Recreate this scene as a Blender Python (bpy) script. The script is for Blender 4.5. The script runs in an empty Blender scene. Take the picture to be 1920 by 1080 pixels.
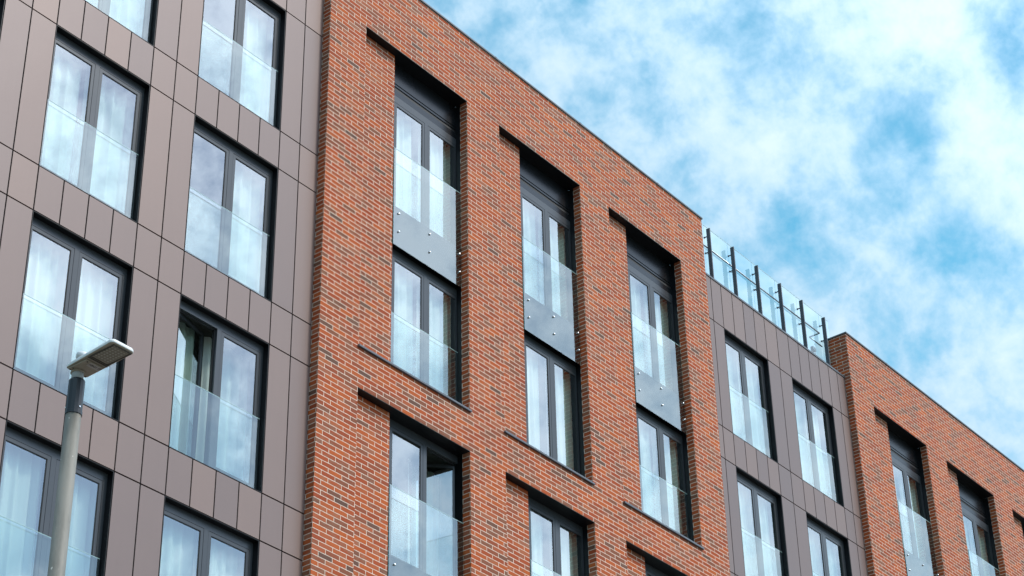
import bpy, math, random
from mathutils import Vector, Matrix
random.seed(7)
R = math.radians
scn = bpy.context.scene
COL = scn.collection

# ------------------------------------------------------------------ camera, sky, sun, exposure
cam = bpy.data.cameras.new("camera")
cam.sensor_width = 36.0
cam.lens = 3945.82 / 1920 * 36.0
cam.clip_start = 0.1
cam.clip_end = 3000
camo = bpy.data.objects.new("camera", cam); COL.objects.link(camo)
yaw, pitch, roll = R(52.29829), R(32.74079), R(-1.2810)
fw = Vector((math.sin(yaw) * math.cos(pitch), math.cos(yaw) * math.cos(pitch), math.sin(pitch)))
rt = Vector((math.cos(yaw), -math.sin(yaw), 0)); up = rt.cross(fw)
rt2 = rt * math.cos(roll) + up * math.sin(roll); up2 = up * math.cos(roll) - rt * math.sin(roll)
m3 = Matrix((rt2, up2, -fw)).transposed()
camo.matrix_world = Matrix.Translation((0, 0, 1.6)) @ m3.to_4x4()
scn.camera = camo
scn.view_settings.view_transform = 'Standard'; scn.view_settings.look = 'None'
scn.view_settings.gamma = 1; scn.view_settings.use_curve_mapping = False
scn.view_settings.exposure = 0.30
scn.cycles.adaptive_threshold = 0.004; scn.cycles.sample_clamp_indirect = 2.5

SUN_EL, SUN_AZ = R(48), R(156)
world = bpy.data.worlds.new("World"); scn.world = world; world.use_nodes = True
wn = world.node_tree; wn.nodes.clear()


class NT:
    """tiny helper to write node trees"""
    def __init__(s, tree): s.t = tree
    def n(s, typ, **kw):
        nd = s.t.nodes.new(typ)
        for k, v in kw.items(): setattr(nd, k, v)
        return nd
    def l(s, a, b): s.t.links.new(a, b)
    def put(s, sock, v):
        if isinstance(v, bpy.types.NodeSocket): s.l(v, sock)
        elif isinstance(v, (tuple, list)) and len(v) == 3 and sock.type == 'RGBA': sock.default_value = (*v, 1)
        else: sock.default_value = v
    def m(s, op, a, b=0.0, c=None, clamp=False):
        nd = s.n('ShaderNodeMath', operation=op); nd.use_clamp = clamp
        s.put(nd.inputs[0], a); s.put(nd.inputs[1], b)
        if c is not None: s.put(nd.inputs[2], c)
        return nd.outputs[0]
    def mix(s, f, a, b, mode='MIX'):
        nd = s.n('ShaderNodeMix', data_type='RGBA', blend_type=mode)
        s.put(nd.inputs[0], f); s.put(nd.inputs[6], a); s.put(nd.inputs[7], b)
        return nd.outputs[2]
    def noise(s, vec, scale, detail=4.0, rough=0.55, dist=0.0, dim='3D'):
        nd = s.n('ShaderNodeTexNoise', noise_dimensions=dim)
        if vec is not None: s.l(vec, nd.inputs['Vector'])
        s.put(nd.inputs['Scale'], scale); nd.inputs['Detail'].default_value = detail
        nd.inputs['Roughness'].default_value = rough; nd.inputs['Distortion'].default_value = dist
        return nd.outputs['Fac']
    def rng(s, v, a, b, c=0.0, d=1.0, smooth=True):
        nd = s.n('ShaderNodeMapRange'); nd.interpolation_type = 'SMOOTHSTEP' if smooth else 'LINEAR'
        s.put(nd.inputs[0], v)
        for i, q in enumerate((a, b, c, d)): nd.inputs[i + 1].default_value = q
        return nd.outputs[0]
    def ramp(s, f, stops, interp='LINEAR'):
        nd = s.n('ShaderNodeValToRGB'); cr = nd.color_ramp; cr.interpolation = interp
        while len(cr.elements) < len(stops): cr.elements.new(0.5)
        for e, (p, c) in zip(cr.elements, stops): e.position = p; e.color = (*c, 1)
        s.l(f, nd.inputs[0]); return nd.outputs[0]
    def vec(s, x, y, z):
        nd = s.n('ShaderNodeCombineXYZ')
        for i, q in enumerate((x, y, z)): s.put(nd.inputs[i], q)
        return nd.outputs[0]
    def sep(s, v):
        nd = s.n('ShaderNodeSeparateXYZ'); s.l(v, nd.inputs[0]); return nd.outputs


W = NT(wn)
tc = W.n('ShaderNodeTexCoord')
dx, dy, dz = W.sep(tc.outputs['Generated'])
sky = W.n('ShaderNodeTexSky', sky_type='NISHITA', sun_disc=False, sun_elevation=SUN_EL, sun_rotation=SUN_AZ)
sky.altitude = 50; sky.air_density = 1.0; sky.dust_density = 0.6; sky.ozone_density = 1.2
skyc = W.mix(1.0, sky.outputs[0], (0.050, 0.205, 0.195), 'MULTIPLY')
# thin broken cloud: noise over the sky directions, with the larger banks (+) and clearings (-) at their place
DV = tc.outputs['Generated']
n1 = W.noise(DV, 7.0, 3.0, 0.50, 0.2)
n2 = W.noise(DV, 31.0, 5.0, 0.62, 0.1)
n3 = W.noise(DV, 95.0, 2.0, 0.60, 0.1)
dens = W.m('ADD', W.m('MULTIPLY', n1, 0.24), W.m('ADD', W.m('MULTIPLY', n2, 0.64), W.m('MULTIPLY', n3, 0.13)))
for cx, cy, cz, r1, amt in (
        (0.7368, 0.3275, 0.5915, 0.0228, -0.160), (0.7319, 0.3435, 0.5886, 0.0127, -0.060), (0.7410, 0.2845, 0.6083, 0.0152, -0.140),
        (0.7301, 0.2791, 0.6238, 0.0127, -0.080), (0.7654, 0.3277, 0.5539, 0.0190, -0.140), (0.7722, 0.3394, 0.5371, 0.0139, -0.150),
        (0.7612, 0.3550, 0.5427, 0.0152, -0.050), (0.7290, 0.3929, 0.5606, 0.0139, -0.110), (0.7236, 0.4092, 0.5558, 0.0152, -0.100),
        (0.7447, 0.3846, 0.5454, 0.0114, -0.140), (0.6897, 0.3674, 0.6240, 0.0152, -0.080), (0.7050, 0.3531, 0.6150, 0.0177, -0.090),
        (0.7298, 0.3683, 0.5759, 0.0203, -0.080), (0.6461, 0.4456, 0.6197, 0.0177, -0.070), (0.6574, 0.4001, 0.6385, 0.0152, -0.050),
        (0.7879, 0.3311, 0.5193, 0.0203, -0.070), (0.7747, 0.3663, 0.5155, 0.0177, -0.050), (0.7490, 0.3512, 0.5618, 0.0152, -0.060),
        (0.7028, 0.3420, 0.6238, 0.0228, 0.100), (0.6737, 0.4069, 0.6169, 0.0279, 0.090), (0.7414, 0.3010, 0.5998, 0.0177, 0.140),
        (0.7126, 0.3795, 0.5901, 0.0279, 0.100), (0.7592, 0.2927, 0.5814, 0.0152, 0.140), (0.7114, 0.3062, 0.6326, 0.0228, 0.100),
        (0.7694, 0.3053, 0.5611, 0.0177, 0.120), (0.6997, 0.4168, 0.5802, 0.0228, 0.100), (0.7592, 0.3721, 0.5340, 0.0228, 0.070),
        (0.7542, 0.3187, 0.5741, 0.0152, 0.100), (0.7969, 0.3358, 0.5022, 0.0203, 0.080), (0.6282, 0.4537, 0.6321, 0.0203, 0.050),
        (0.7903, 0.3641, 0.4928, 0.0203, 0.050),
        (.556, -.700, .450, .075, -.26), (.60, -.665, .445, .06, -.2), (.50, -.745, .44, .06, -.2), (.505, -.605, .615, .035, -.14),
        (.56, -.60, .572, .022, -.14), (.53, -.662, .531, .022, .12), (.545, -.645, .537, .014, -.16), (.66, -.55, .51, .03, -.10), (.61, -.53, .59, .03, .10)):
    dn = W.n('ShaderNodeVectorMath', operation='DISTANCE'); W.l(DV, dn.inputs[0]); dn.inputs[1].default_value = (cx, cy, cz)
    g = W.m('EXPONENT', W.m('MULTIPLY', W.m('POWER', dn.outputs['Value'], 2.0), -1.0 / (r1 * r1)))
    dens = W.m('ADD', dens, W.m('MULTIPLY', g, amt * 0.75))
cl = W.m('ADD', W.m('MULTIPLY', W.rng(dens, 0.28, 0.58, 0.0, 1.0), 0.83), 0.15)
ccol = W.mix(W.rng(dens, 0.44, 0.74), (0.39, 0.61, 0.79), (0.63, 0.775, 0.865))
# cloud is brighter and whiter towards the sun
sv = (math.sin(SUN_AZ) * math.cos(SUN_EL), math.cos(SUN_AZ) * math.cos(SUN_EL), math.sin(SUN_EL))
dt = W.n('ShaderNodeVectorMath', operation='DOT_PRODUCT'); W.l(DV, dt.inputs[0]); dt.inputs[1].default_value = sv
toward = W.m('POWER', W.m('MAXIMUM', W.m('ADD', dt.outputs['Value'], 0.2), 0.0), 2.0)
ccol = W.mix(W.m('MULTIPLY', W.m('SUBTRACT', toward, 0.35), 0.9, clamp=True), ccol, (0.60, 0.67, 0.78))
skyc = W.mix(W.m('MULTIPLY', W.m('SUBTRACT', toward, 0.35), 1.0, clamp=True), skyc, (0.40, 0.54, 0.86))
fb = W.m('ADD', 0.60, W.m('MULTIPLY', toward, 1.35))
ccol = W.mix(1.0, ccol, W.vec(fb, fb, fb), 'MULTIPLY')
skyfin = W.mix(cl, skyc, ccol)
bg = W.n('ShaderNodeBackground'); W.l(skyfin, bg.inputs[0]); bg.inputs[1].default_value = 1.0
wo = W.n('ShaderNodeOutputWorld'); W.l(bg.outputs[0], wo.inputs[0])

sl = bpy.data.lights.new("sun", 'SUN'); sl.energy = 2.2; sl.angle = R(12); sl.color = (1.0, 0.955, 0.89)
so = bpy.data.objects.new("sun", sl); COL.objects.link(so)
sd = Vector((math.sin(SUN_AZ) * math.cos(SUN_EL), math.cos(SUN_AZ) * math.cos(SUN_EL), math.sin(SUN_EL)))
so.rotation_euler = sd.to_track_quat('Z', 'Y').to_euler(); so.location = (0, -20, 40)

# ------------------------------------------------------------------ materials
def mat(name):
    m = bpy.data.materials.new(name); m.use_nodes = True; m.node_tree.nodes.clear()
    return m, NT(m.node_tree)

def finish(N, col, rough=0.6, metal=0.0, bump=None, bstr=0.3, bdist=0.01, spec=0.5, **kw):
    b = N.n('ShaderNodeBsdfPrincipled')
    N.put(b.inputs['Base Color'], col); N.put(b.inputs['Roughness'], rough); N.put(b.inputs['Metallic'], metal)
    b.inputs['Specular IOR Level'].default_value = spec
    for k, v in kw.items(): N.put(b.inputs[k.replace('_', ' ')], v)
    if bump is not None:
        bn = N.n('ShaderNodeBump'); bn.inputs['Strength'].default_value = bstr; bn.inputs['Distance'].default_value = bdist
        N.l(bump, bn.inputs['Height']); N.l(bn.outputs[0], b.inputs['Normal'])
    o = N.n('ShaderNodeOutputMaterial'); N.l(b.outputs[0], o.inputs[0]); return b

S = 0.8654          # metres per layout unit
CO = 0.075          # brick course, m
ST = 0.2706         # brick stretcher, m
def brick_material(name, zphase, xphase):
    m, N = mat(name)
    t = N.n('ShaderNodeTexCoord'); g = N.n('ShaderNodeNewGeometry')
    x, y, z = N.sep(t.outputs['Object'])
    nx, ny, nz = N.sep(g.outputs['Normal'])
    side = N.m('GREATER_THAN', N.m('ABSOLUTE', nx), 0.7)
    wob = N.noise(t.outputs['Object'], 9.0, 3.0, 0.6)
    wv = N.m('MULTIPLY', N.m('SUBTRACT', wob, 0.5), 0.010)
    zz = N.m('ADD', N.m('DIVIDE', N.m('ADD', N.m('SUBTRACT', z, zphase), wv), CO), 2000.0)
    row = N.m('FLOOR', zz); fz = N.m('SUBTRACT', zz, row)
    par = N.m('MULTIPLY', N.m('MODULO', row, 2.0), 0.5)
    uf = N.m('SUBTRACT', x, xphase); us = N.m('SUBTRACT', y, 0.150)
    u = N.m('ADD', N.m('MULTIPLY', uf, N.m('SUBTRACT', 1.0, side)), N.m('MULTIPLY', us, side))
    jit = N.n('ShaderNodeTexWhiteNoise', noise_dimensions='1D'); N.l(row, jit.inputs['W'])
    uu = N.m('ADD', N.m('ADD', N.m('DIVIDE', N.m('ADD', u, wv), ST), par), N.m('ADD', 500.0, N.m('MULTIPLY', jit.outputs[0], 0.03)))
    colm = N.m('FLOOR', uu); fu = N.m('SUBTRACT', uu, colm)
    # distance to joints in metres
    ez = N.m('MULTIPLY', N.m('MINIMUM', fz, N.m('SUBTRACT', 1.0, fz)), CO)
    eu = N.m('MULTIPLY', N.m('MINIMUM', fu, N.m('SUBTRACT', 1.0, fu)), ST)
    # the arris of each brick is a little uneven
    edge = N.noise(t.outputs['Object'], 60.0, 2.0, 0.6)
    ed = N.m('ADD', N.m('MINIMUM', ez, eu), N.m('MULTIPLY', N.m('SUBTRACT', edge, 0.5), 0.004))
    brickm = N.rng(ed, 0.0038, 0.0060)
    wn3 = N.n('ShaderNodeTexWhiteNoise', noise_dimensions='3D')
    N.l(N.vec(colm, row, N.m('MULTIPLY', side, 31.0)), wn3.inputs['Vector'])
    rnd = wn3.outputs['Value']
    r1, r2, r3 = N.sep(wn3.outputs['Color'])
    base = N.ramp(rnd, [(0.0, (0.14, 0.072, 0.052)), (0.012, (0.17, 0.078, 0.052)), (0.04, (0.24, 0.085, 0.046)), (0.14, (0.27, 0.088, 0.046)),
                        (0.30, (0.33, 0.066, 0.024)), (0.55, (0.38, 0.076, 0.024)), (0.72, (0.41, 0.090, 0.027)), (0.86, (0.43, 0.098, 0.026)), (0.94, (0.35, 0.094, 0.042)), (1.0, (0.30, 0.110, 0.062))])
    # flame marks inside a brick: one end darker, others brownish
    sm = N.noise(N.vec(N.m('MULTIPLY', uu, 1.4), N.m('MULTIPLY', zz, 0.9), N.m('MULTIPLY', r2, 20.0)), 1.6, 4.0, 0.6)
    dk = N.m('MULTIPLY', N.rng(sm, 0.58, 0.72), N.m('GREATER_THAN', r2, 0.74))
    base = N.mix(N.m('MULTIPLY', dk, 0.55), base, (0.18, 0.080, 0.050))
    br = N.m('MULTIPLY', N.rng(sm, 0.42, 0.60), N.m('LESS_THAN', r3, 0.35))
    base = N.mix(N.m('MULTIPLY', br, 0.45), base, (0.28, 0.15, 0.095))
    fine = N.noise(t.outputs['Object'], 60.0, 2.0, 0.6)
    big = N.noise(t.outputs['Object'], 0.9, 3.0, 0.5)
    k = N.m('ADD', N.m('ADD', 0.58, N.m('MULTIPLY', r1, 0.18)), N.m('ADD', N.m('MULTIPLY', fine, 0.28), N.m('MULTIPLY', big, 0.22)))
    wth = N.noise(N.vec(N.m('MULTIPLY', x, 2.6), y, N.m('MULTIPLY', z, 0.35)), 1.0, 4.0, 0.6)
    k = N.m('MULTIPLY', k, N.m('ADD', 0.90, N.m('MULTIPLY', wth, 0.20)))
    kv = N.vec(k, k, k)
    base = N.mix(1.0, base, kv, 'MULTIPLY')
    mcol = N.mix(N.rng(N.noise(t.outputs['Object'], 25.0, 3.0), 0.35, 0.7), (0.62, 0.49, 0.39), (0.80, 0.67, 0.56))
    col = N.mix(brickm, mcol, base)
    h = N.m('ADD', N.m('MULTIPLY', brickm, 1.0), N.m('MULTIPLY', fine, 0.35))
    finish(N, col, N.m('ADD', 0.72, N.m('MULTIPLY', r1, 0.12)), bump=h, bstr=0.7, bdist=0.006, spec=0.15)
    return m

def cladding_material():
    m, N = mat('cladding_panel')
    t = N.n('ShaderNodeTexCoord'); g = N.n('ShaderNodeNewGeometry')
    ri = g.outputs['Random Per Island']
    o = t.outputs['Object']; x, y, z = N.sep(o)
    streak = N.noise(N.vec(N.m('MULTIPLY', x, 14.0), y, N.m('MULTIPLY', z, 0.9)), 1.0, 4.0, 0.6)
    cloud = N.noise(o, 1.1, 4.0, 0.55)
    grain = N.noise(o, 90.0, 2.0, 0.6)
    k = N.m('ADD', N.m('ADD', 0.80, N.m('MULTIPLY', ri, 0.13)), N.m('ADD', N.m('MULTIPLY', streak, 0.06), N.m('ADD', N.m('MULTIPLY', cloud, 0.12), N.m('MULTIPLY', grain, 0.05))))
    c = N.mix(N.rng(ri, 0.0, 1.0, smooth=False), (0.166, 0.114, 0.104), (0.182, 0.119, 0.100))  # lavender and brown reflection tints, put into the base colour panel by panel
    c = N.mix(1.0, c, N.vec(k, k, k), 'MULTIPLY')
    finish(N, c, N.m('ADD', 0.42, N.m('MULTIPLY', cloud, 0.10)), 0.15, bump=cloud, bstr=0.10, bdist=0.02, spec=0.6)
    return m

def plain(name, col, rough=0.5, metal=0.0, nz=0.10, scale=30.0, spec=0.5, bump=0.0):
    m, N = mat(name); t = N.n('ShaderNodeTexCoord')
    f = N.noise(t.outputs['Object'], scale, 4.0, 0.6); f2 = N.noise(t.outputs['Object'], scale * 0.07, 3.0, 0.5)
    k = N.m('ADD', 1.0 - nz, N.m('ADD', N.m('MULTIPLY', f, nz), N.m('MULTIPLY', f2, nz)))
    c = N.mix(1.0, col, N.vec(k, k, k), 'MULTIPLY')
    finish(N, c, N.m('ADD', rough - 0.04, N.m('MULTIPLY', f2, 0.08)), metal, spec=spec, bump=f if bump else None, bstr=bump, bdist=0.003)
    return m

def glass_material(name, tint, ior, glosscol=(1, 1, 1), wav=0.0):
    m, N = mat(name)
    t = N.n('ShaderNodeTexCoord')
    g_ = N.n('ShaderNodeNewGeometry'); vd = N.n('ShaderNodeVectorMath', operation='DOT_PRODUCT')
    N.l(g_.outputs['Incoming'], vd.inputs[0]); N.l(g_.outputs['Normal'], vd.inputs[1])
    c_ = N.m('SUBTRACT', 1.0, N.m('ABSOLUTE', vd.outputs['Value']), clamp=True)
    fr = N.m('ADD', ior, N.m('MULTIPLY', N.m('POWER', c_, 4.5), 1.0 - ior), clamp=True)
    tr = N.n('ShaderNodeBsdfTransparent'); N.put(tr.inputs[0], tint)
    gl = N.n('ShaderNodeBsdfGlossy'); N.put(gl.inputs['Color'], glosscol); gl.inputs['Roughness'].default_value = 0.0
    if wav:
        bn = N.n('ShaderNodeBump'); bn.inputs['Strength'].default_value = wav; bn.inputs['Distance'].default_value = 0.02
        N.l(N.noise(t.outputs['Object'], 1.3, 2.0, 0.4), bn.inputs['Height']); N.l(bn.outputs[0], gl.inputs['Normal'])
    mx = N.n('ShaderNodeMixShader'); N.l(fr, mx.inputs[0]); N.l(tr.outputs[0], mx.inputs[1]); N.l(gl.outputs[0], mx.inputs[2])
    o = N.n('ShaderNodeOutputMaterial'); N.l(mx.outputs[0], o.inputs[0]); return m

def curtain_material():
    m, N = mat('net_curtain'); t = N.n('ShaderNodeTexCoord')
    f = N.noise(t.outputs['Object'], 120.0, 2.0)
    d = N.n('ShaderNodeBsdfDiffuse'); N.put(d.inputs[0], N.mix(f, (0.88, 0.90, 0.88), (0.94, 0.95, 0.93)))
    tr = N.n('ShaderNodeBsdfTranslucent'); N.put(tr.inputs[0], (0.8, 0.82, 0.8))
    mx = N.n('ShaderNodeMixShader'); mx.inputs[0].default_value = 0.3; N.l(d.outputs[0], mx.inputs[1]); N.l(tr.outputs[0], mx.inputs[2])
    o = N.n('ShaderNodeOutputMaterial'); N.l(mx.outputs[0], o.inputs[0]); return m

def clear_material(name, tint):
    m, N = mat(name); tr = N.n('ShaderNodeBsdfTransparent'); N.put(tr.inputs[0], tint)
    o = N.n('ShaderNodeOutputMaterial'); N.l(tr.outputs[0], o.inputs[0]); return m

MAT = dict(
    clear=clear_material('clear_glass_body', (0.955, 0.985, 0.97)),
    clad=cladding_material(),
    dark=plain('dark_backing', (0.012, 0.012, 0.013), 0.7),
    liner=plain('black_metal', (0.005, 0.0055, 0.007), 0.42, 0.0, spec=0.25),
    frame=plain('anthracite_frame', (0.050, 0.055, 0.062), 0.30, 0.25, spec=0.5),
    plate=plain('anthracite_plate', (0.036, 0.040, 0.046), 0.26, 0.85, nz=0.015, scale=8.0, spec=0.6),
    gasket=plain('rubber', (0.008, 0.008, 0.009), 0.6),
    sill=plain('sill_metal', (0.10, 0.11, 0.125), 0.35, 0.3),
    coping=plain('coping_metal', (0.10, 0.105, 0.115), 0.4, 0.3),
    steel=plain('stainless', (0.80, 0.80, 0.80), 0.22, 1.0, nz=0.05),
    wglass=glass_material('window_glass', (0.84, 0.95, 0.90), 0.36, (0.95, 0.98, 1.0), 0.02),
    bglass=glass_material('balustrade_glass', (0.92, 0.975, 0.96), 0.23, (0.95, 1.0, 0.99)),
    rglass=glass_material('railing_glass', (0.89, 0.975, 0.985), 0.13, (0.95, 1, 1)),
    gtop=plain('polished_glass_edge', (0.42, 0.60, 0.58), 0.2),
    gedge=plain('glass_edge', (0.02, 0.22, 0.21), 0.15, 0.0, nz=0.1),
    curtain=curtain_material(),
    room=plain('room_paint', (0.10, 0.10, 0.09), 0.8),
    post=plain('post_paint', (0.060, 0.062, 0.075), 0.45, 0.2),
    alu=plain('brushed_aluminium', (0.46, 0.50, 0.54), 0.35, 0.6),
    galv=None, lampgrey=None)

# ------------------------------------------------------------------ mesh builder in layout units
ANCH = {}
class MB:
    def __init__(s, sc=S): s.v = []; s.f = []; s.mi = []; s.sc = sc; s.sm = []
    def quad(s, pts, mi=0, smooth=False):
        i = len(s.v); s.v += [tuple(p) for p in pts]; s.f.append(tuple(range(i, i + len(pts)))); s.mi.append(mi); s.sm.append(smooth)
    def box(s, x0, x1, y0, y1, z0, z1, mi=0, bev=0.0, M=None, front=None):
        if x1 < x0: x0, x1 = x1, x0
        if y1 < y0: y0, y1 = y1, y0
        if z1 < z0: z0, z1 = z1, z0
        p = [(x, y, z) for x in (x0, x1) for y in (y0, y1) for z in (z0, z1)]
        if M: p = [tuple(M @ Vector(q)) for q in p]
        i = len(s.v); s.v += p
        for f in ((0, 1, 3, 2), (4, 6, 7, 5), (0, 4, 5, 1), (2, 3, 7, 6), (0, 2, 6, 4), (1, 5, 7, 3)):
            s.f.append(tuple(i + k for k in f)); s.mi.append(front if front is not None and f == (0, 4, 5, 1) else mi); s.sm.append(False)
    def cyl(s, p0, p1, r0, r1=None, n=20, mi=0, caps=True):
        r1 = r0 if r1 is None else r1
        a, b = Vector(p0), Vector(p1); d = (b - a).normalized()
        q = d.orthogonal().normalized(); w = d.cross(q); i = len(s.v)
        for c, r in ((a, r0), (b, r1)):
            for k in range(n):
                t = 2 * math.pi * k / n; s.v.append(tuple(c + q * (r * math.cos(t)) + w * (r * math.sin(t))))
        for k in range(n):
            s.f.append((i + k, i + (k + 1) % n, i + n + (k + 1) % n, i + n + k)); s.mi.append(mi); s.sm.append(True)
        if caps:
            s.f.append(tuple(i + k for k in reversed(range(n)))); s.mi.append(mi); s.sm.append(False)
            s.f.append(tuple(i + n + k for k in range(n))); s.mi.append(mi); s.sm.append(False)
    def lathe(s, c, prof, n=20, ax='y', mi=0):
        i = len(s.v)
        for h, r in prof:
            for k in range(n):
                t = 2 * math.pi * k / n; a, b = r * math.cos(t), r * math.sin(t)
                s.v.append((c[0] + a, c[1] + h, c[2] + b) if ax == 'y' else (c[0] + a, c[1] + b, c[2] + h))
        for j in range(len(prof) - 1):
            for k in range(n):
                s.f.append((i + j * n + k, i + j * n + (k + 1) % n, i + (j + 1) * n + (k + 1) % n, i + (j + 1) * n + k)); s.mi.append(mi); s.sm.append(True)
        s.f.append(tuple(i + (len(prof) - 1) * n + k for k in range(n))); s.mi.append(mi); s.sm.append(False)
        s.f.append(tuple(i + k for k in reversed(range(n)))); s.mi.append(mi); s.sm.append(False)
    def mesh(s, name, mats):
        me = bpy.data.meshes.new(name)
        me.from_pydata([tuple(c * s.sc for c in v) for v in s.v], [], s.f)
        for m in (mats if isinstance(mats, (list, tuple)) else [mats]): me.materials.append(m)
        for p, mi, sm in zip(me.polygons, s.mi, s.sm): p.material_index = mi; p.use_smooth = sm
        me.update(); return me

def obj(name, me, parent=None, loc=(0, 0, 0), bevel=0.0, rz=0.0):
    o = bpy.data.objects.new(name, me); COL.objects.link(o)
    if parent: o.parent = parent
    o.location = loc; o.rotation_euler = (0, 0, rz)
    if bevel:
        b = o.modifiers.new('bevel', 'BEVEL'); b.width = bevel; b.segments = 2; b.limit_method = 'ANGLE'; b.angle_limit = R(50)
    return o
def empty(name, loc): return obj(name, None, None, loc)
def tag(o, label=None, cat=None, group=None, kind=None):
    if label: o['label'] = label
    if cat: o['category'] = cat
    if group: o['group'] = group
    if kind: o['kind'] = kind
    return o

# building frame: layout origin = camera; facade runs along x, faces -y
A0, F0 = 20.804, 20.0
ZG = -1.6 / S
OX, OY = A0 * S, F0 * S
BLD = tag(empty('apartment_building', (OX, OY, 0)),
          'modern apartment building of red brick blocks and mauve-grey clad bays with anthracite windows', 'building')
def bl(x, y, z): return ((x - A0) * S, (y - F0) * S, (z - ZG) * S)      # layout point -> building-local metres
def bpart(name, mb, mats, parent=None, bevel=0.0):
    """mb vertices in absolute layout units"""
    mb.v = [(x - A0, y - F0, z - ZG) for x, y, z in mb.v]
    return obj(name, mb.mesh(name, mats), parent or BLD, (0, 0, 0), bevel)

def relief(mb, x0, x1, z0, z1, y, regs, yend, mi=0):
    """height-field wall: regs = (x0,x1,z0,z1,depth or None); None = opening whose reveals run to its 6th value"""
    xs = sorted({x0, x1, *[q for r in regs for q in r[:2] if x0 <= q <= x1]}); zs = sorted({z0, z1, *[q for r in regs for q in r[2:4] if z0 <= q <= z1]})
    nx, nz = len(xs) - 1, len(zs) - 1
    def cell(i, j):
        if i < 0 or j < 0 or i >= nx or j >= nz: return ('out', yend)
        cx, cz = (xs[i] + xs[i + 1]) / 2, (zs[j] + zs[j + 1]) / 2
        c = ('wall', y)
        for r in regs:
            if r[0] < cx < r[1] and r[2] < cz < r[3]: c = ('wall', r[4]) if r[4] is not None else ('open', r[5])
        return c
    for i in range(nx):
        for j in range(nz):
            k, d = cell(i, j); a, b, c, e = xs[i], xs[i + 1], zs[j], zs[j + 1]
            if k == 'wall':
                mb.quad([(a, d, c), (b, d, c), (b, d, e), (a, d, e)], mi)
                for di, dj in ((-1, 0), (1, 0), (0, -1), (0, 1)):
                    k2, d2 = cell(i + di, j + dj)
                    if d2 > d + 1e-6:
                        if di == -1: mb.quad([(a, d2, c), (a, d, c), (a, d, e), (a, d2, e)], mi)
                        if di == 1: mb.quad([(b, d, c), (b, d2, c), (b, d2, e), (b, d, e)], mi)
                        if dj == -1: mb.quad([(a, d, c), (a, d2, c), (b, d2, c), (b, d, c)], mi)
                        if dj == 1: mb.quad([(a, d, e), (b, d, e), (b, d2, e), (a, d2, e)], mi)

# levels
s_ = {0: 24.63, 1: 21.253, 2: 17.876, 3: 14.496, 4: 11.116}
t_ = {0: 23.850, 1: 20.480, 2: 17.098, 3: 13.715}
H = 2.604
YW = 20.28           # window frame front
FG = 'windows of the apartment building'

# ------------------------------------------------------------------ windows
def window_meshes(Wd):
    pw = (Wd - 1.9) / 2 + 0.72
    d = {'pw': pw, 'W': Wd}
    fr = MB()
    xs = [0, .055, .175 + pw, .265 + pw, .385 + 2 * pw, Wd]
    fr.box(xs[0], xs[1], 0, .09, .0, H); fr.box(xs[4], xs[5], 0, .09, 0, H)
    fr.box(xs[2], xs[3], 0, .09, .07, H - .15)
    fr.box(xs[1], xs[4], 0, .09, H - .15, H); fr.box(xs[1], xs[4], 0, .09, 0, .07)
    for a, b in ((xs[1], xs[2]), (xs[3], xs[4])):    # rebates behind the sashes
        fr.box(a, a + .02, .045, .09, .07, H - .15, 1); fr.box(b - .02, b, .045, .09, .07, H - .15, 1)
        fr.box(a + .02, b - .02, .045, .09, H - .17, H - .15, 1); fr.box(a + .02, b - .02, .045, .09, .07, .09, 1)
    d['frame'] = fr.mesh('window', [MAT['frame'], MAT['gasket']])
    sw, z0, z1 = pw + .12, .075, H - .155
    sa = MB(); g = .005
    sa.box(g, .06, .003, .04, z0, z1); sa.box(sw - .06, sw - g, .003, .04, z0, z1)
    sa.box(.06, sw - .06, .003, .04, z1 - .056, z1); sa.box(.06, sw - .06, .003, .04, z0, z0 + .056)
    e = .009
    sa.box(.06, .06 + e, .010, .03, z0 + .056, z1 - .056, 1); sa.box(sw - .06 - e, sw - .06, .010, .03, z0 + .056, z1 - .056, 1)
    sa.box(.06 + e, sw - .06 - e, .010, .03, z1 - .056 - e, z1 - .056, 1); sa.box(.06 + e, sw - .06 - e, .010, .03, z0 + .056, z0 + .056 + e, 1)
    d['sash'] = sa.mesh('sash', [MAT['frame'], MAT['gasket']])
    gl = MB(); gl.box(.06 + e, sw - .06 - e, .018, .026, z0 + .056 + e, z1 - .056 - e, 1, front=0)
    d['pane'] = gl.mesh('pane', [MAT['wglass'], MAT['clear']])
    d['sx'] = (.055, .265 + pw); d['sw'] = sw
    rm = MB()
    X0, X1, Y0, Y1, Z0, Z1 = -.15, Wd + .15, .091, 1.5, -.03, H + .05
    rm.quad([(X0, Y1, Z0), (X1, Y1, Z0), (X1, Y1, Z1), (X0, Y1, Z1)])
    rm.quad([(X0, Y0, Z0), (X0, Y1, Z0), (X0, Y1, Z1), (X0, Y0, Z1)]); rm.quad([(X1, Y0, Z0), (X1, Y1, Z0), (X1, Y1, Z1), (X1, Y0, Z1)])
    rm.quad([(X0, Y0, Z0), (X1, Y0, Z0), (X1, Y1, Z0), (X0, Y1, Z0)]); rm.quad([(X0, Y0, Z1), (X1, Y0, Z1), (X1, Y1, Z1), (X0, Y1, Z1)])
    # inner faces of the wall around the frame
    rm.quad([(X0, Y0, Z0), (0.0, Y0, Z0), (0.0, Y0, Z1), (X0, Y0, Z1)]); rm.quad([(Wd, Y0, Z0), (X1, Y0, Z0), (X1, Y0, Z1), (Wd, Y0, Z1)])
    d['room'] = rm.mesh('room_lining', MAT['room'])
    return d

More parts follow.
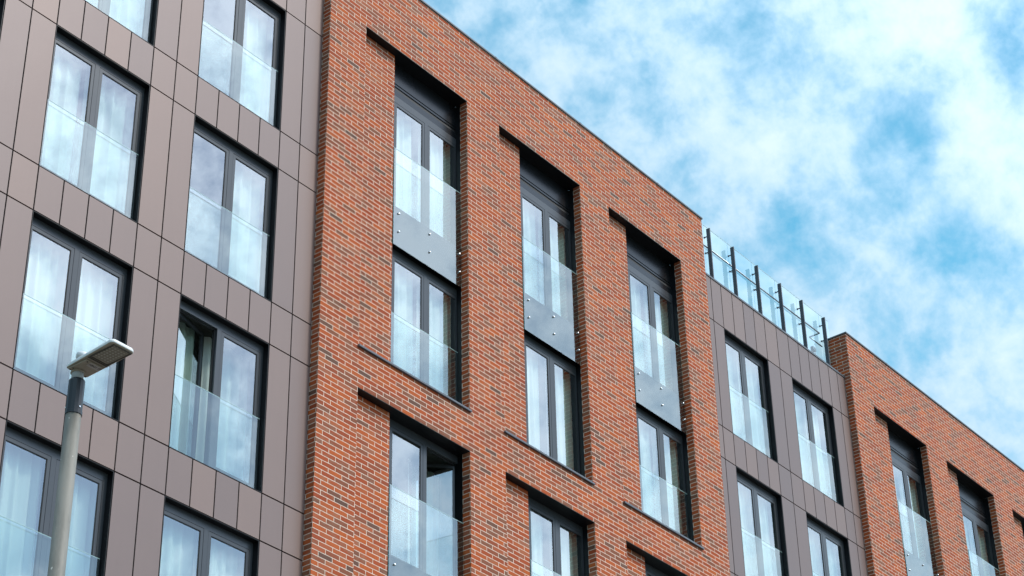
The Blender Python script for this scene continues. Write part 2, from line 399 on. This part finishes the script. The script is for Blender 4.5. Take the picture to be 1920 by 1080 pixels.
def curtain_mesh(wid, seed, top_gather=0.6, lean=0.0):
    """hanging net curtain with uneven soft folds, wid in layout units"""
    rnd = random.Random(seed); n = max(24, int(wid * 90)); rows = 14
    ph = [rnd.uniform(0, 6.28) for _ in range(5)]; fq = [rnd.uniform(26, 34), rnd.uniform(44, 58), rnd.uniform(9, 14), rnd.uniform(3, 6)]
    h = H - .12; mb = MB()
    for j in range(rows + 1):
        v = j / rows; z = .03 + h * v
        for i in range(n + 1):
            u = i / n; x = u * wid
            a = 0.55 + 0.45 * math.sin(fq[3] * u + ph[3]) ** 2
            y = 0.040 * a * math.sin(fq[0] * x + ph[0] + .5 * math.sin(2.0 * v + ph[4])) + .011 * math.sin(fq[1] * x + ph[1] + v) + .012 * math.sin(fq[2] * x + ph[2])
            xx = x + lean * (1 - v) ** 2 * u + .008 * math.sin(fq[0] * x * .5 + 3 * v)
            mb.v.append((xx, y * (0.8 + .5 * (1 - v)), z))
    for j in range(rows):
        for i in range(n):
            a = j * (n + 1) + i; mb.f.append((a, a + 1, a + n + 2, a + n + 1)); mb.mi.append(0); mb.sm.append(True)
    return mb.mesh('curtain', MAT['curtain'])

WM = {1.9: window_meshes(1.9), 1.76: window_meshes(1.76)}
CUR = {}
def curtain(w, seed, lean=0.0):
    k = (round(w, 2), seed, lean)
    if k not in CUR: CUR[k] = curtain_mesh(w, seed, lean=lean)
    return CUR[k]

def window(x, z, Wd=1.9, curt=((0, 1),), opened=None, label=None, seed=0):
    """x,z = lower left corner of the frame; curt = ranges (0..1 of width); opened = (which sash, angle deg)"""
    d = WM[Wd]
    w = obj('window', d['frame'], BLD, bl(x, YW, z))
    if label: w['label'] = label
    for i in (0, 1):
        sx = d['sx'][i]; rz = 0.0
        loc = (sx * S, 0, 0)
        if opened and opened[0] == i:
            ang = R(opened[1])
            if opened[2] == 'left': rz = ang; hx = sx; sgn = 1
            else: rz = -ang; hx = sx + d['sw']
            if opened[2] == 'left': loc = (sx * S, .042 * S, 0)
            else:
                # hinge on the right stile: rotate about (hx, y)
                loc = ((hx - d['sw'] * math.cos(ang)) * S, (.045 + d['sw'] * math.sin(ang)) * S, 0)
        s = obj('sash', d['sash'], w, loc, rz=rz); p = obj('pane', d['pane'], w, loc, rz=rz)
        if rz: s['label'] = 'sash swung open into the room'
    obj('room_lining', d['room'], w)
    rn = random.Random(seed * 13 + 5)
    for a, b in curt:
        cw = (b - a) * (Wd + .1)
        obj('curtain', curtain(cw, rn.randint(0, 3) + seed % 5 * 4), w, ((-.05 + a * (Wd + .1)) * S, (.20 if not opened else (.37 if opened[2] == 'left' else .62)) * S, 0))
    return w

def reveal(x0, x1, z0, z1, yf, sill=True, name='window_reveal'):
    """black pressed metal lining of an opening"""
    mb = MB(); t = .010
    mb.box(x0 - t, x0, yf, YW + .02, z0, z1); mb.box(x1, x1 + t, yf, YW + .02, z0, z1)
    mb.box(x0 - t, x1 + t, yf, YW + .02, z1, z1 + t)
    if sill: mb.box(x0 - t, x1 + t, yf, YW + .02, z0 - t, z0)
    return bpart(name, mb, MAT['liner'])

def inset_balustrade(x0, x1, z, Wd, yb=20.248, h=1.262):
    """glass guard standing inside a window opening"""
    mb = MB(); mb.box(0.012, Wd - .012, 0, .014, .045, h, 2, front=0); mb.box(0.012, Wd - .012, 0, .014, h + .0005, h + .006, 1)
    key = ('ib', round(Wd, 3))
    if key not in CUR:
        me = mb.mesh('glass_balustrade', [MAT['bglass'], MAT['gtop'], MAT['clear']])
        ch = MB(); ch.box(.0, Wd, -.006, .020, .0, .05)
        CUR[key] = (me, ch.mesh('channel', MAT['sill']))
    o = obj('glass_balustrade', CUR[key][0], BLD, bl(x0, yb, z)); obj('channel', CUR[key][1], o)
    return o

def bolt_mesh():
    mb = MB(); mb.lathe((0, 0, 0), [(.0, .020), (-.016, .021), (-.022, .018), (-.026, .010)], 20); return mb.mesh('bolt', MAT['steel'])
BOLT = bolt_mesh()

def plate_balustrade(xW, xR, zt, zs):
    """glass guard bolted to a dark spandrel plate below the window; zt = underside, zs = storey sill"""
    w = xR - xW; y = 20.146
    key = ('pb', round(w, 3))
    if key not in CUR:
        g = MB(); g.box(.004, w - .008, 0, .014, -.010, 2.060, 3, front=0); g.box(.004, w - .008, 0, .014, 2.0605, 2.066, 2)
        g.quad([(.0035, -.0005, -.010), (.0035, .0145, -.010), (.0035, .0145, 2.060), (.0035, -.0005, 2.060)], 1)
        p = MB(); p.box(.018, w - .03, .0145, .030, 0, .823)
        CUR[key] = (g.mesh('glass_balustrade', [MAT['bglass'], MAT['gedge'], MAT['gtop'], MAT['clear']]), p.mesh('mounting_plate', MAT['plate']))
    o = obj('glass_balustrade', CUR[key][0], BLD, bl(xW, y, zt)); obj('mounting_plate', CUR[key][1], o)
    for bx in (.138, .138 + (w - .215) / 2, w - .077):
        for bz in (.303, .686): obj('bolt', BOLT, o, (bx * S, 0, bz * S))
    return o

# ------------------------------------------------------------------ brick blocks
ZT, ZS, ZT2, ZR = 24.632, 17.876, 17.097, 26.196
Dp, Yop = 20.165, 20.172
BRICK = brick_material('red_brick', (ZT - ZG) * S, 0.0)
def brick_block(x0, x1, recs, dz, zr, name, depth_back, zp=None):
    """recs = (xr, xw, xR); dz shifts the levels"""
    regs = []
    for xr, xw, xR in recs:
        for a, b in ((ZS, ZT), (s_[4], ZT2)):
            regs.append((xr, xR, a + dz, b + dz, Dp)); regs.append((xw, xR, a + dz, b + dz, None, Yop))
    mb = MB(); relief(mb, x0, x1, ZG, zr, F0, regs, 20.0 + .30)
    # returns continue back above the lower roofs
    mb.quad([(x0, 20.30, 23.5), (x0, depth_back, 23.5), (x0, depth_back, zr), (x0, 20.30, zr)]) if 0 else None
    o = bpart(name, mb, BRICK)
    return o

recA = [(21.742, 22.715, 24.607), (25.578, 26.418, 28.181), (29.154, 29.978, 31.760)]
recB = [(39.846, 40.757, 42.403), (43.417, 44.248, 45.939), (46.960, 47.790, 49.48)]
DZB = -0.062
def make_block(x0, x1, recs, dz, zr, wd):
    regs = []
    for xr, xw, xR in recs:
        for a, b in ((ZS, ZT), (s_[4], ZT2)):
            regs += [(xr, xR, a + dz, b + dz, Dp), (xw, xR, a + dz, b + dz, None, Yop)]
    mb = MB(); relief(mb, x0, x1, ZG, zr, F0, regs, 20.50)
    mb.quad([(x0, 20.50, 24.9), (x1, 20.50, 24.9), (x1, 20.50, zr), (x0, 20.50, zr)])
    bpart('brick_wall', mb, BRICK)
    cp = MB(); cp.box(x0 - .022, x1 + .022, 19.972, 20.53, zr + .001, zr + .040)
    bpart('coping', cp, MAT['coping'], bevel=.004)
    q_ = x0 + 1.9
    while q_ < x1 - .5:
        cj = MB(); cj.box(q_, q_ + .055, 19.969, 20.533, zr - .001, zr + .0425); q_ += 2.77; bpart('coping_joint_cover', cj, MAT['sill'])
    for k, (xr, xw, xR) in enumerate(recs):
        for lvl, (a, b) in enumerate(((ZS, ZT), (s_[4], ZT2))):
            a += dz; b += dz
            mb = MB(); t = .012                           # dark metal lining of the recess
            mb.box(xW_ := xw - .002, xR - .001, Yop + .003, 20.42, b - t - .001, b - .001)     # soffit over the windows
            mb.box(xr + .001, xw - .004, 20.004, Dp - .002, b - t, b - .001); mb.box(xw - .003, xR - .001, 20.004, Yop + .002, b - t, b - .001)
            mb.box(xR + .0, xR + .014, Yop + .001, 20.42, a, b - .014)      # right jamb
            mb.box(xw - .014, xw - .0, Yop + .001, 20.42, a, b - .014)      # left jamb
            bpart('recess_lining', mb, MAT['liner'])
            sl = MB()                                     # projecting sill under the recess
            sl.box(xr - .030, xR + .012, 19.955, 19.998, a - .030, a + .006)
            sl.box(xr + .002, xR - .002, 19.998, 20.30, a - .004, a + .006)
            bpart('sill', sl, MAT['sill'], bevel=.002)
            # spandrel backing behind the plate, and head panel of the top window
            bp = MB(); s1 = (s_[1] if lvl == 0 else s_[3]) + dz; t1 = (t_[1] if lvl == 0 else t_[3]) + dz
            bp.box(xw + .001, xR - .001, 20.286, 20.31, t1 + .001, s1 - .001)
            bpart('spandrel_panel', bp, MAT['liner'])
            if lvl == 0:
                hp = MB(); t0 = t_[0] + dz
                hp.box(xw, xR, 20.288, 20.36, t0 + .001, t0 + .155)
                hp.box(xw, xR, 20.300, 20.36, t0 + .155, t0 + .295, 1)
                hp.box(xw, xR, 20.284, 20.296, t0 + .225, t0 + .265)
                hp.box(xw, xR, 20.286, 20.36, t0 + .295, b - .016)
                bpart('head_panel', hp, [MAT['plate'], MAT['gasket']])
            zU = (s_[1] if lvl == 0 else s_[3]) + dz; zL = (s_[2] if lvl == 0 else s_[4]) + dz
            fx = xR + .10 - wd[k]
            cu = [((0.0, .40), (.50, 1.0)), ((0.0, .46), (.52, 1.0)), ((0.02, .42), (.49, 1.0))][(k + lvl) % 3]
            if x0 == A0 and k == 0 and lvl == 1:
                window(fx, zU, wd[k], ((0.0, .30), (.62, 1.25)), (1, 41, 'right'), 'window with its right sash swung open into the room', seed=3)
            else: window(fx, zU, wd[k], cu, seed=k + 2 * lvl + (5 if x0 > 30 else 0))
            if not (x0 > 30 and lvl == 1):
                window(fx, zL, wd[k], [((0.0, .46), (.5, 1.0)), ((.0, .40), (.54, .96)), ((0.0, .44), (.51, 1.0))][k % 3], seed=k + 9)
                if not (x0 < 30 and k == 1 and lvl == 0): inset_balustrade(xw + .001, xR, zL, xR - xw - .002, yb=20.245)
            plate_balustrade(xw, xR, t1 - .014, zU)

make_block(A0, 32.727, recA, 0.0, ZR, (1.9, 1.76, 1.76))
make_block(38.859, 50.6, recB, DZB, 26.130, (1.76, 1.76, 1.76))

# ------------------------------------------------------------------ clad bays
def clad_bay(cols, x0, x1, y, rows, zt, ztop, extra_l, wd, specs):
    """cols = window column ranges; vertical joints in extra_l; rows = indices of windows"""
    g = .0118
    regs = [(a, b, s_[r + 1], t_[r], None, YW - .002) for a, b in cols for r in rows]
    pn = MB()
    def panel(a, b, c, d):
        pn.box(a + g, b - g, y, y + .022, c + g, d - g)
    vj = sorted({x0, x1, *extra_l, *[q for c in cols for q in c]})
    narrow = []
    for a, b in zip(vj[:-1], vj[1:]):
        win = any(abs(a - c[0]) < 1e-6 and abs(b - c[1]) < 1e-6 for c in cols)
        if win: n = 4; narrow += [(a + (b - a) * k / n, a + (b - a) * (k + 1) / n, True) for k in range(n)]
        else: narrow.append((a, b, False))
    zz = [ztop] + [q for r in rows for q in (t_[r], s_[r + 1])]
    for i in range(len(zz) - 1):
        hi, lo = zz[i], zz[i + 1]
        for a, b, w in narrow:
            if i % 2 == 1 and w: continue            # the window opening itself
            panel(a, b, lo, hi)
    lo = zz[-1]
    zs = [lo - .78 * k if k % 2 else lo for k in range(1)]
    cur = lo
    for hgt in (.781, 2.599, .781, 2.6, .781, 2.6, .781, 2.6):
        nx = max(cur - hgt, ZG + .12)
        if cur - nx > .05:
            for a, b, w in narrow: panel(a, b, nx, cur)
        cur = nx
    bpart('cladding_panels', pn, MAT['clad'], bevel=.0)
    bk = MB(); relief(bk, x0 - .0, x1 + .0, ZG, ztop, y + .026, regs, y + .30)
    bk.quad([(x0, y + .30, ZG), (x1, y + .30, ZG), (x1, y + .30, ztop), (x0, y + .30, ztop)]) if 0 else None
    bpart('backing_wall', bk, MAT['dark'])
    for ci, (a, b) in enumerate(cols):
        for r in rows:
            reveal(a + .012, b - .012, s_[r + 1] + .012, t_[r] - .012, y + .004)
            sp = specs.get((ci, r), dict(curt=((0, 1),)))
            window(a, s_[r + 1], wd, seed=ci * 7 + r, **sp)
            inset_balustrade(a + .024, b - .024, s_[r + 1] + .012, b - a - .048)

specL = {
    (2, 0): dict(curt=((.60, 1.0),)), (2, 1): dict(curt=((.60, 1.0),)),
    (2, 2): dict(curt=((0.0, .43), (.52, 1.0)), opened=(0, 15, 'left'), label='window with its left sash swung open into the room'),
    (2, 3): dict(curt=((0, .5), (.50, 1.0))),
    (1, 0): dict(curt=((0, 1),)), (1, 1): dict(curt=((0, .42), (.47, 1))), (1, 2): dict(curt=((0, 1),)), (1, 3): dict(curt=((0, .48), (.52, 1))),
}
clad_bay([(12.230, 14.136), (15.098, 17.004), (17.966, 19.867)], 9.0, A0 - .004, 20.165, (0, 1, 2, 3), None, 24.97, [9.5, 10.0, 10.6, 11.2, 11.75, 14.621, 17.493, 20.344], 1.9, specL)
specM = {(0, 0): dict(curt=((0, .96),)), (1, 0): dict(curt=((.0, .88),)), (0, 1): dict(curt=((0, .9),)), (1, 1): dict(curt=((0, .92),))}
clad_bay([(33.565, 35.322), (36.325, 38.089)], 32.727, 38.855, 20.161, (0, 1), None, 24.97, [33.164, 35.824, 38.486], 1.76, specM)
for a, b in ((9.0, A0 - .004), (32.731, 38.853)):
    cp = MB(); cp.box(a, b, 20.150, 20.30, 24.974, 25.000); cp.box(a, b, 20.145, 20.158, 24.950, 24.974)
    bpart('roof_edge', cp, MAT['coping'])
# flat roofs and end walls closing the volume
rf = MB(); rf.box(9.0, 32.6, 20.52, 34.0, ZG, 24.90); rf.box(32.6, 38.86, 22.2, 34.0, ZG, 24.90); rf.box(38.87, 50.6, 22.2, 34.0, ZG, 24.90); rf.box(9.0, 50.6, 21.9, 22.19, 15.0, 24.9)
rf.v = [(x, y + 1.6, z) if 0 else (x, max(y, 22.0), z) for x, y, z in rf.v]
rf = MB(); rf.box(9.0, 50.6, 22.2, 34.0, ZG, 24.90); rf.box(9.0, 50.6, 20.52, 22.198, 24.70, 24.90)
bpart('roof', rf, MAT['dark'])

# ------------------------------------------------------------------ roof terrace railing
RAIL = tag(empty('roof_railing', tuple(a + b for a, b in zip(bl(33.0, 20.25, 24.97), (OX, OY, 0)))),
           'glass railing with dark posts on the roof edge between the two brick blocks', 'railing')
def rpart(name, mb, mats, bevel=0.0, at=(0, 0, 0)):
    mb.v = [(x - 33.0 - at[0], y - 20.25 - at[1], z - 24.97 - at[2]) for x, y, z in mb.v]
    return obj(name, mb.mesh(name, mats), RAIL, tuple(q * S for q in at), bevel)
posts = [33.452, 34.424, 35.425, 36.415, 37.365, 38.370]
pm = MB(); pm.box(0, .029, 0, .092, .0, 1.495); pm.box(-.012, .04, -.012, .10, .03, .045)
pmesh = pm.mesh('post', MAT['post'])
cmeshes = []
for zc_ in (1.30, .88, .22):
    cm = MB(); cm.cyl((.013, .085, zc_), (.013, .160, zc_), .013, n=12); cm.cyl((.013, .150, zc_), (.013, .163, zc_), .024, n=14)
    if zc_ == .88: cm.cyl((.013, .085, .845), (.013, .120, .845), .008, n=10)
    cmeshes.append(cm.mesh('clamp', MAT['post']))
for p in posts:
    o = obj('post', pmesh, RAIL, ((p - 33.0) * S, 0, 0), .002)
    for cme in cmeshes: obj('clamp', cme, o)
edges = [32.75] + [p + .013 for p in posts] + [38.845]
for i, (a, b) in enumerate(zip(edges[:-1], edges[1:])):
    g = MB(); a2 = a + (.075 if i else 0); b2 = b + (.055 if i < 6 else 0)
    a2 = a + .060 if i else a; b2 = b - .0 + (-.0) if i < 6 else b
    g.box(a2 - .05, b2 - .02, 20.414, 20.426, 25.08, 26.62, 1, front=0)
    e = g
    g.box(a2 - .05, b2 - .02, 20.414, 20.426, 26.6205, 26.628, 2)
    rpart('glass_panel', g, [MAT['rglass'], MAT['clear'], MAT['gtop']])
r_ = MB()
def bar(mb, a, b, r=.018): mb.cyl(a, b, r, n=12)
bar(r_, (32.75, 20.385, 26.02), (38.28, 20.385, 26.02)); bar(r_, (38.28, 20.385, 26.02), (38.28, 20.66, 26.02)); bar(r_, (38.28, 20.66, 26.02), (38.85, 20.66, 26.02))
rpart('handrail', r_, MAT['alu'])
r_ = MB(); r_.box(32.74, 38.85, 20.40, 20.44, 24.97, 25.13); r_.box(32.74, 38.85, 20.335, 20.345, 24.97, 25.035)
rpart('base_rail', r_, MAT['alu'])
# small fitting at the corner by the last post
fl = empty('roof_floodlight', tuple(a + b for a, b in zip(bl(38.30, 20.62, 25.2), (OX, OY, 0))))
tag(fl, 'small grey floodlight behind the last post of the glass roof railing', 'floodlight')
q = MB(); q.box(-.07, .07, -.05, .02, .42, .52); obj('lamp_body', q.mesh('lamp_body', MAT['coping']), fl, bevel=.004)
q = MB(); q.box(-.055, .055, -.056, -.050, .435, .505); obj('lens', q.mesh('lens', MAT['steel']), fl)
q = MB(); q.cyl((0, .0, -.25), (0, .0, .42), .016, n=12); q.box(-.09, -.075, -.02, .0, .36, .50); q.box(.075, .09, -.02, .0, .36, .50); q.box(-.09, .09, -.02, 0, .345, .36)
obj('bracket', q.mesh('bracket', MAT['post']), fl)

# ------------------------------------------------------------------ ground, pavement, road
def rough_ground(name, c1, c2, sc):
    m, N = mat(name); t = N.n('ShaderNodeTexCoord')
    f = N.noise(t.outputs['Object'], sc, 6.0, 0.6); f2 = N.noise(t.outputs['Object'], .3, 4.0)
    finish(N, N.mix(N.m('MULTIPLY', N.m('ADD', f, f2), .5), c1, c2), .85, bump=f, bstr=.4); return m
def paving_material():
    m, N = mat('paving'); t = N.n('ShaderNodeTexCoord')
    b = N.n('ShaderNodeTexBrick'); N.l(t.outputs['Object'], b.inputs['Vector'])
    b.inputs['Scale'].default_value = 1.0; b.inputs['Brick Width'].default_value = .6; b.inputs['Row Height'].default_value = .45; b.inputs['Mortar Size'].default_value = .006
    b.inputs['Color1'].default_value = (.26, .25, .23, 1); b.inputs['Color2'].default_value = (.32, .30, .28, 1); b.inputs['Mortar'].default_value = (.1, .1, .09, 1)
    f = N.noise(t.outputs['Object'], 12.0, 5.0); finish(N, N.mix(.35, b.outputs[0], N.vec(f, f, f), 'MULTIPLY'), .8); return m
g = MB(1.0); g.quad([(-1500, -1500, -.13), (1500, -1500, -.13), (1500, 1500, -.13), (-1500, 1500, -.13)])
tag(obj('ground', g.mesh('ground', rough_ground('earth', (.10, .11, .06), (.18, .17, .11), 3.0))), kind='structure')
g = MB(1.0); g.box(-120, 180, 1.6, 8.6, -.30, -.124)
tag(obj('road', g.mesh('road', rough_ground('asphalt', (.035, .035, .037), (.07, .07, .07), 40.0))), kind='structure')
g = MB(1.0); g.box(-120, 180, -8, 1.6, -.30, 0.0); 
g.box(-120, 180, 8.6, OY - .002 + .16, -.30, 0.0)
tag(obj('pavement', g.mesh('pavement', paving_material())), kind='structure')

# ------------------------------------------------------------------ street lamp (metres)
def pole_material():
    m, N = mat('weathered_pole'); t = N.n('ShaderNodeTexCoord'); o = t.outputs['Object']
    x, y, z = N.sep(o)
    a = N.noise(N.vec(N.m('MULTIPLY', x, 9.0), N.m('MULTIPLY', y, 9.0), N.m('MULTIPLY', z, 2.0)), 1.0, 5.0, .65); b = N.noise(o, 45.0, 4.0, .7)
    c = N.mix(N.rng(a, .35, .65), (.135, .125, .105), (.205, .193, .165))
    c = N.mix(N.m('MULTIPLY', N.rng(b, .66, .74), .5), c, (.42, .24, .10))
    c = N.mix(N.m('MULTIPLY', N.rng(N.noise(o, 33.0, 2.0), .74, .76), .8), c, (.65, .62, .55))
    finish(N, c, .55, .1, bump=b, bstr=.25, bdist=.003); return m
def grime(name, c1, c2, rough=.5):
    m, N = mat(name); t = N.n('ShaderNodeTexCoord'); o = t.outputs['Object']
    f = N.noise(o, 9.0, 5.0, .65); f2 = N.noise(o, 60.0, 3.0, .6)
    finish(N, N.mix(N.rng(N.m('ADD', N.m('MULTIPLY', f, .8), N.m('MULTIPLY', f2, .2)), .35, .65), c1, c2), rough, bump=f2, bstr=.1, bdist=.002); return m
K = 1.15
LX, LY = 6.729 * K, 8.380 * K; LZ = 6.215 * K + 1.6
LAMP = tag(empty('street_lamp', (LX, LY, 0)), 'grey street lamp with flat luminaire and black sleeve standing before the clad bays', 'street lamp')
hz = LZ
mb = MB(1.0); r = .0535
mb.lathe((0, 0, 0), [(0, .075), (1.3, .075), (1.34, .066), (4.5, .058), (hz - .30, r - .001)], 32, 'z')
obj('pole', mb.mesh('pole', pole_material()), LAMP)
mb = MB(1.0)
mb.lathe((0, 0, 0), [(hz - .34, r + .0005), (hz - .338, r + .0045), (hz - .315, r + .0045), (hz - .312, r + .002), (hz - .085, r + .002), (hz - .075, r - .002), (hz - .068, r - .010)], 14, 'z')
slv = obj('sleeve', mb.mesh('sleeve', plain('black_sleeve', (.016, .017, .021), .35, 0.1)), LAMP)
for p in slv.data.polygons: p.use_smooth = len(p.vertices) > 4 and False
mb = MB(1.0)
for t_a in (0.5, 2.6, 4.7): mb.cyl((0.054 * math.cos(t_a), .054 * math.sin(t_a), hz - .29), (.060 * math.cos(t_a), .060 * math.sin(t_a), hz - .29), .006, n=8)
obj('bolt', mb.mesh('bolt', MAT['steel']), LAMP)
mb = MB(1.0); mb.lathe((0, 0, 0), [(hz - .10, .040), (hz - .02, .040), (hz + .004, .041)], 28, 'z')
obj('spigot', mb.mesh('spigot', grime('spigot_paint', (.27, .275, .275), (.36, .36, .355))), LAMP)
# luminaire: plan outline in metres about the pole, far end towards the road
def rounded(pts, rads, n=6):
    out = []; m = len(pts)
    for i in range(m):
        p, a, b = Vector(pts[i]), Vector(pts[i - 1]), Vector(pts[(i + 1) % m]); rr = rads[i]
        u, v = (a - p).normalized(), (b - p).normalized(); th = u.angle(v) / 2; dd = rr / math.tan(th); c = p + (u + v).normalized() * (rr / math.sin(th))
        s0, s1 = p + u * dd, p + v * dd; a0 = math.atan2(*(s0 - c).yx); a1 = math.atan2(*(s1 - c).yx); da = (a1 - a0 + math.pi) % (2 * math.pi) - math.pi
        out += [(c.x + rr * math.cos(a0 + da * k / n), c.y + rr * math.sin(a0 + da * k / n)) for k in range(n + 1)]
    return out
plan = rounded([(-.080, .036), (-.116, -.455), (.086, -.455), (.102, .040)], (.022, .030, .030, .022))
cxp = sum(p[0] for p in plan) / len(plan); cyp = sum(p[1] for p in plan) / len(plan)
def ring(ins):
    return [(cxp + (x - cxp) * (1 - ins / .10), cyp + (y - cyp) * (1 - ins / .25)) for x, y in plan]
mb = MB(1.0); n = len(plan)
for ins, z in ((.010, 0.0), (.002, .004), (0, .007), (0, .020), (.006, .031), (.030, .044), (.055, .052)):
    mb.v += [(x, y, z) for x, y in ring(ins)]
for j in range(6):
    for k in range(n):
        mb.f.append((j * n + k, j * n + (k + 1) % n, (j + 1) * n + (k + 1) % n, (j + 1) * n + k)); mb.mi.append(0 if j > 0 else 1); mb.sm.append(True)
mb.f.append(tuple(6 * n + k for k in range(n))); mb.mi.append(0); mb.sm.append(False)
mb.f.append(tuple(reversed(range(n)))); mb.mi.append(1); mb.sm.append(False)
hd = obj('luminaire', mb.mesh('luminaire', [grime('lamp_top_paint', (.62, .62, .61), (.76, .76, .75), .4), grime('lamp_belly_paint', (.25, .21, .155), (.33, .28, .215), .5)]), LAMP, (0, 0, hz))
# raised gear tray, lens frame, lens, LEDs, sticker
mb = MB(1.0)
mb.box(-.074, .082, -.166, .020, -.010, -.0005); mb.cyl((0, 0, -.022), (0, 0, -.010), .050, n=28)
obj('gear_cover', mb.mesh('gear_cover', hd.data.materials[1]), hd, bevel=.004)
mb = MB(1.0)
for a in ((-.084, .086, -.196, -.186), (-.084, .086, -.212, -.204), (-.084, -.074, -.430, -.212), (.066, .076, -.430, -.212), (-.084, .076, -.438, -.430)):
    mb.box(a[0], a[1], a[2], a[3], -.006, -.0005)
obj('lens_frame', mb.mesh('lens_frame', plain('lens_frame_dark', (.055, .05, .035), .5)), hd, bevel=.0015)
def lens_material():
    m, N = mat('led_lens'); t = N.n('ShaderNodeTexCoord'); x, y, z = N.sep(t.outputs['Object'])
    fx = N.m('ABSOLUTE', N.m('SUBTRACT', N.m('FRACT', N.m('DIVIDE', x, .026)), .5)); fy = N.m('ABSOLUTE', N.m('SUBTRACT', N.m('FRACT', N.m('DIVIDE', y, .026)), .5))
    d = N.m('SQRT', N.m('ADD', N.m('MULTIPLY', fx, fx), N.m('MULTIPLY', fy, fy)))
    c = N.mix(N.rng(d, .18, .34), (.30, .29, .24), (.17, .16, .12)); finish(N, c, .12, 0.0, bump=d, bstr=.5, bdist=.003); return m
mb = MB(1.0); mb.box(-.070, .062, -.426, -.226, -.004, -.0006)
obj('led_lens', mb.mesh('led_lens', lens_material()), hd)
mb = MB(1.0); mb.box(-.030, .068, -.160, -.112, -.0115, -.0102)
stk = obj('sticker', mb.mesh('sticker', grime('sticker_paper', (.34, .31, .28), (.42, .38, .35), .6)), hd)
tcv = bpy.data.curves.new('lettering', 'FONT'); tcv.body = "10N1 P"; tcv.size = .030; tcv.align_x = 'CENTER'; tcv.align_y = 'CENTER'; tcv.extrude = .0003; tcv.offset = .0006
tob = bpy.data.objects.new('lettering_src', tcv); COL.objects.link(tob)
bpy.context.view_layer.update()
tme = bpy.data.meshes.new_from_object(tob.evaluated_get(bpy.context.evaluated_depsgraph_get())); bpy.data.objects.remove(tob)
tme.materials.clear(); tme.materials.append(plain('ink', (.06, .05, .045), .6))
tme.transform(Matrix(((1, 0, 0, .019), (0, -1, 0, -.137), (0, 0, -1, -.0122), (0, 0, 0, 1))))
obj('lettering', tme, hd)
mb = MB(1.0); mb.lathe((-.040, -.075, .040), [(0, .034), (.012, .034), (.013, .040), (.040, .040), (.048, .032), (.050, .012)], 24, 'z')
obj('photocell', mb.mesh('photocell', grime('photocell_grey', (.55, .56, .58), (.66, .67, .68))), hd)
mb = MB(1.0)
for k in range(9): mb.box(-.060, .070, -.30 + k * .018, -.295 + k * .018, .044, .062)
obj('cooling_fins', mb.mesh('cooling_fins', hd.data.materials[0]), hd)
mb = MB(1.0)
for x, y in ((-.062, .008), (-.052, -.150), (.070, .006), (.066, -.150), (-.06, -.02)): mb.cyl((x, y, -.0125), (x, y, -.0100), .005, n=10)
obj('screw', mb.mesh('screw', MAT['gasket']), hd)
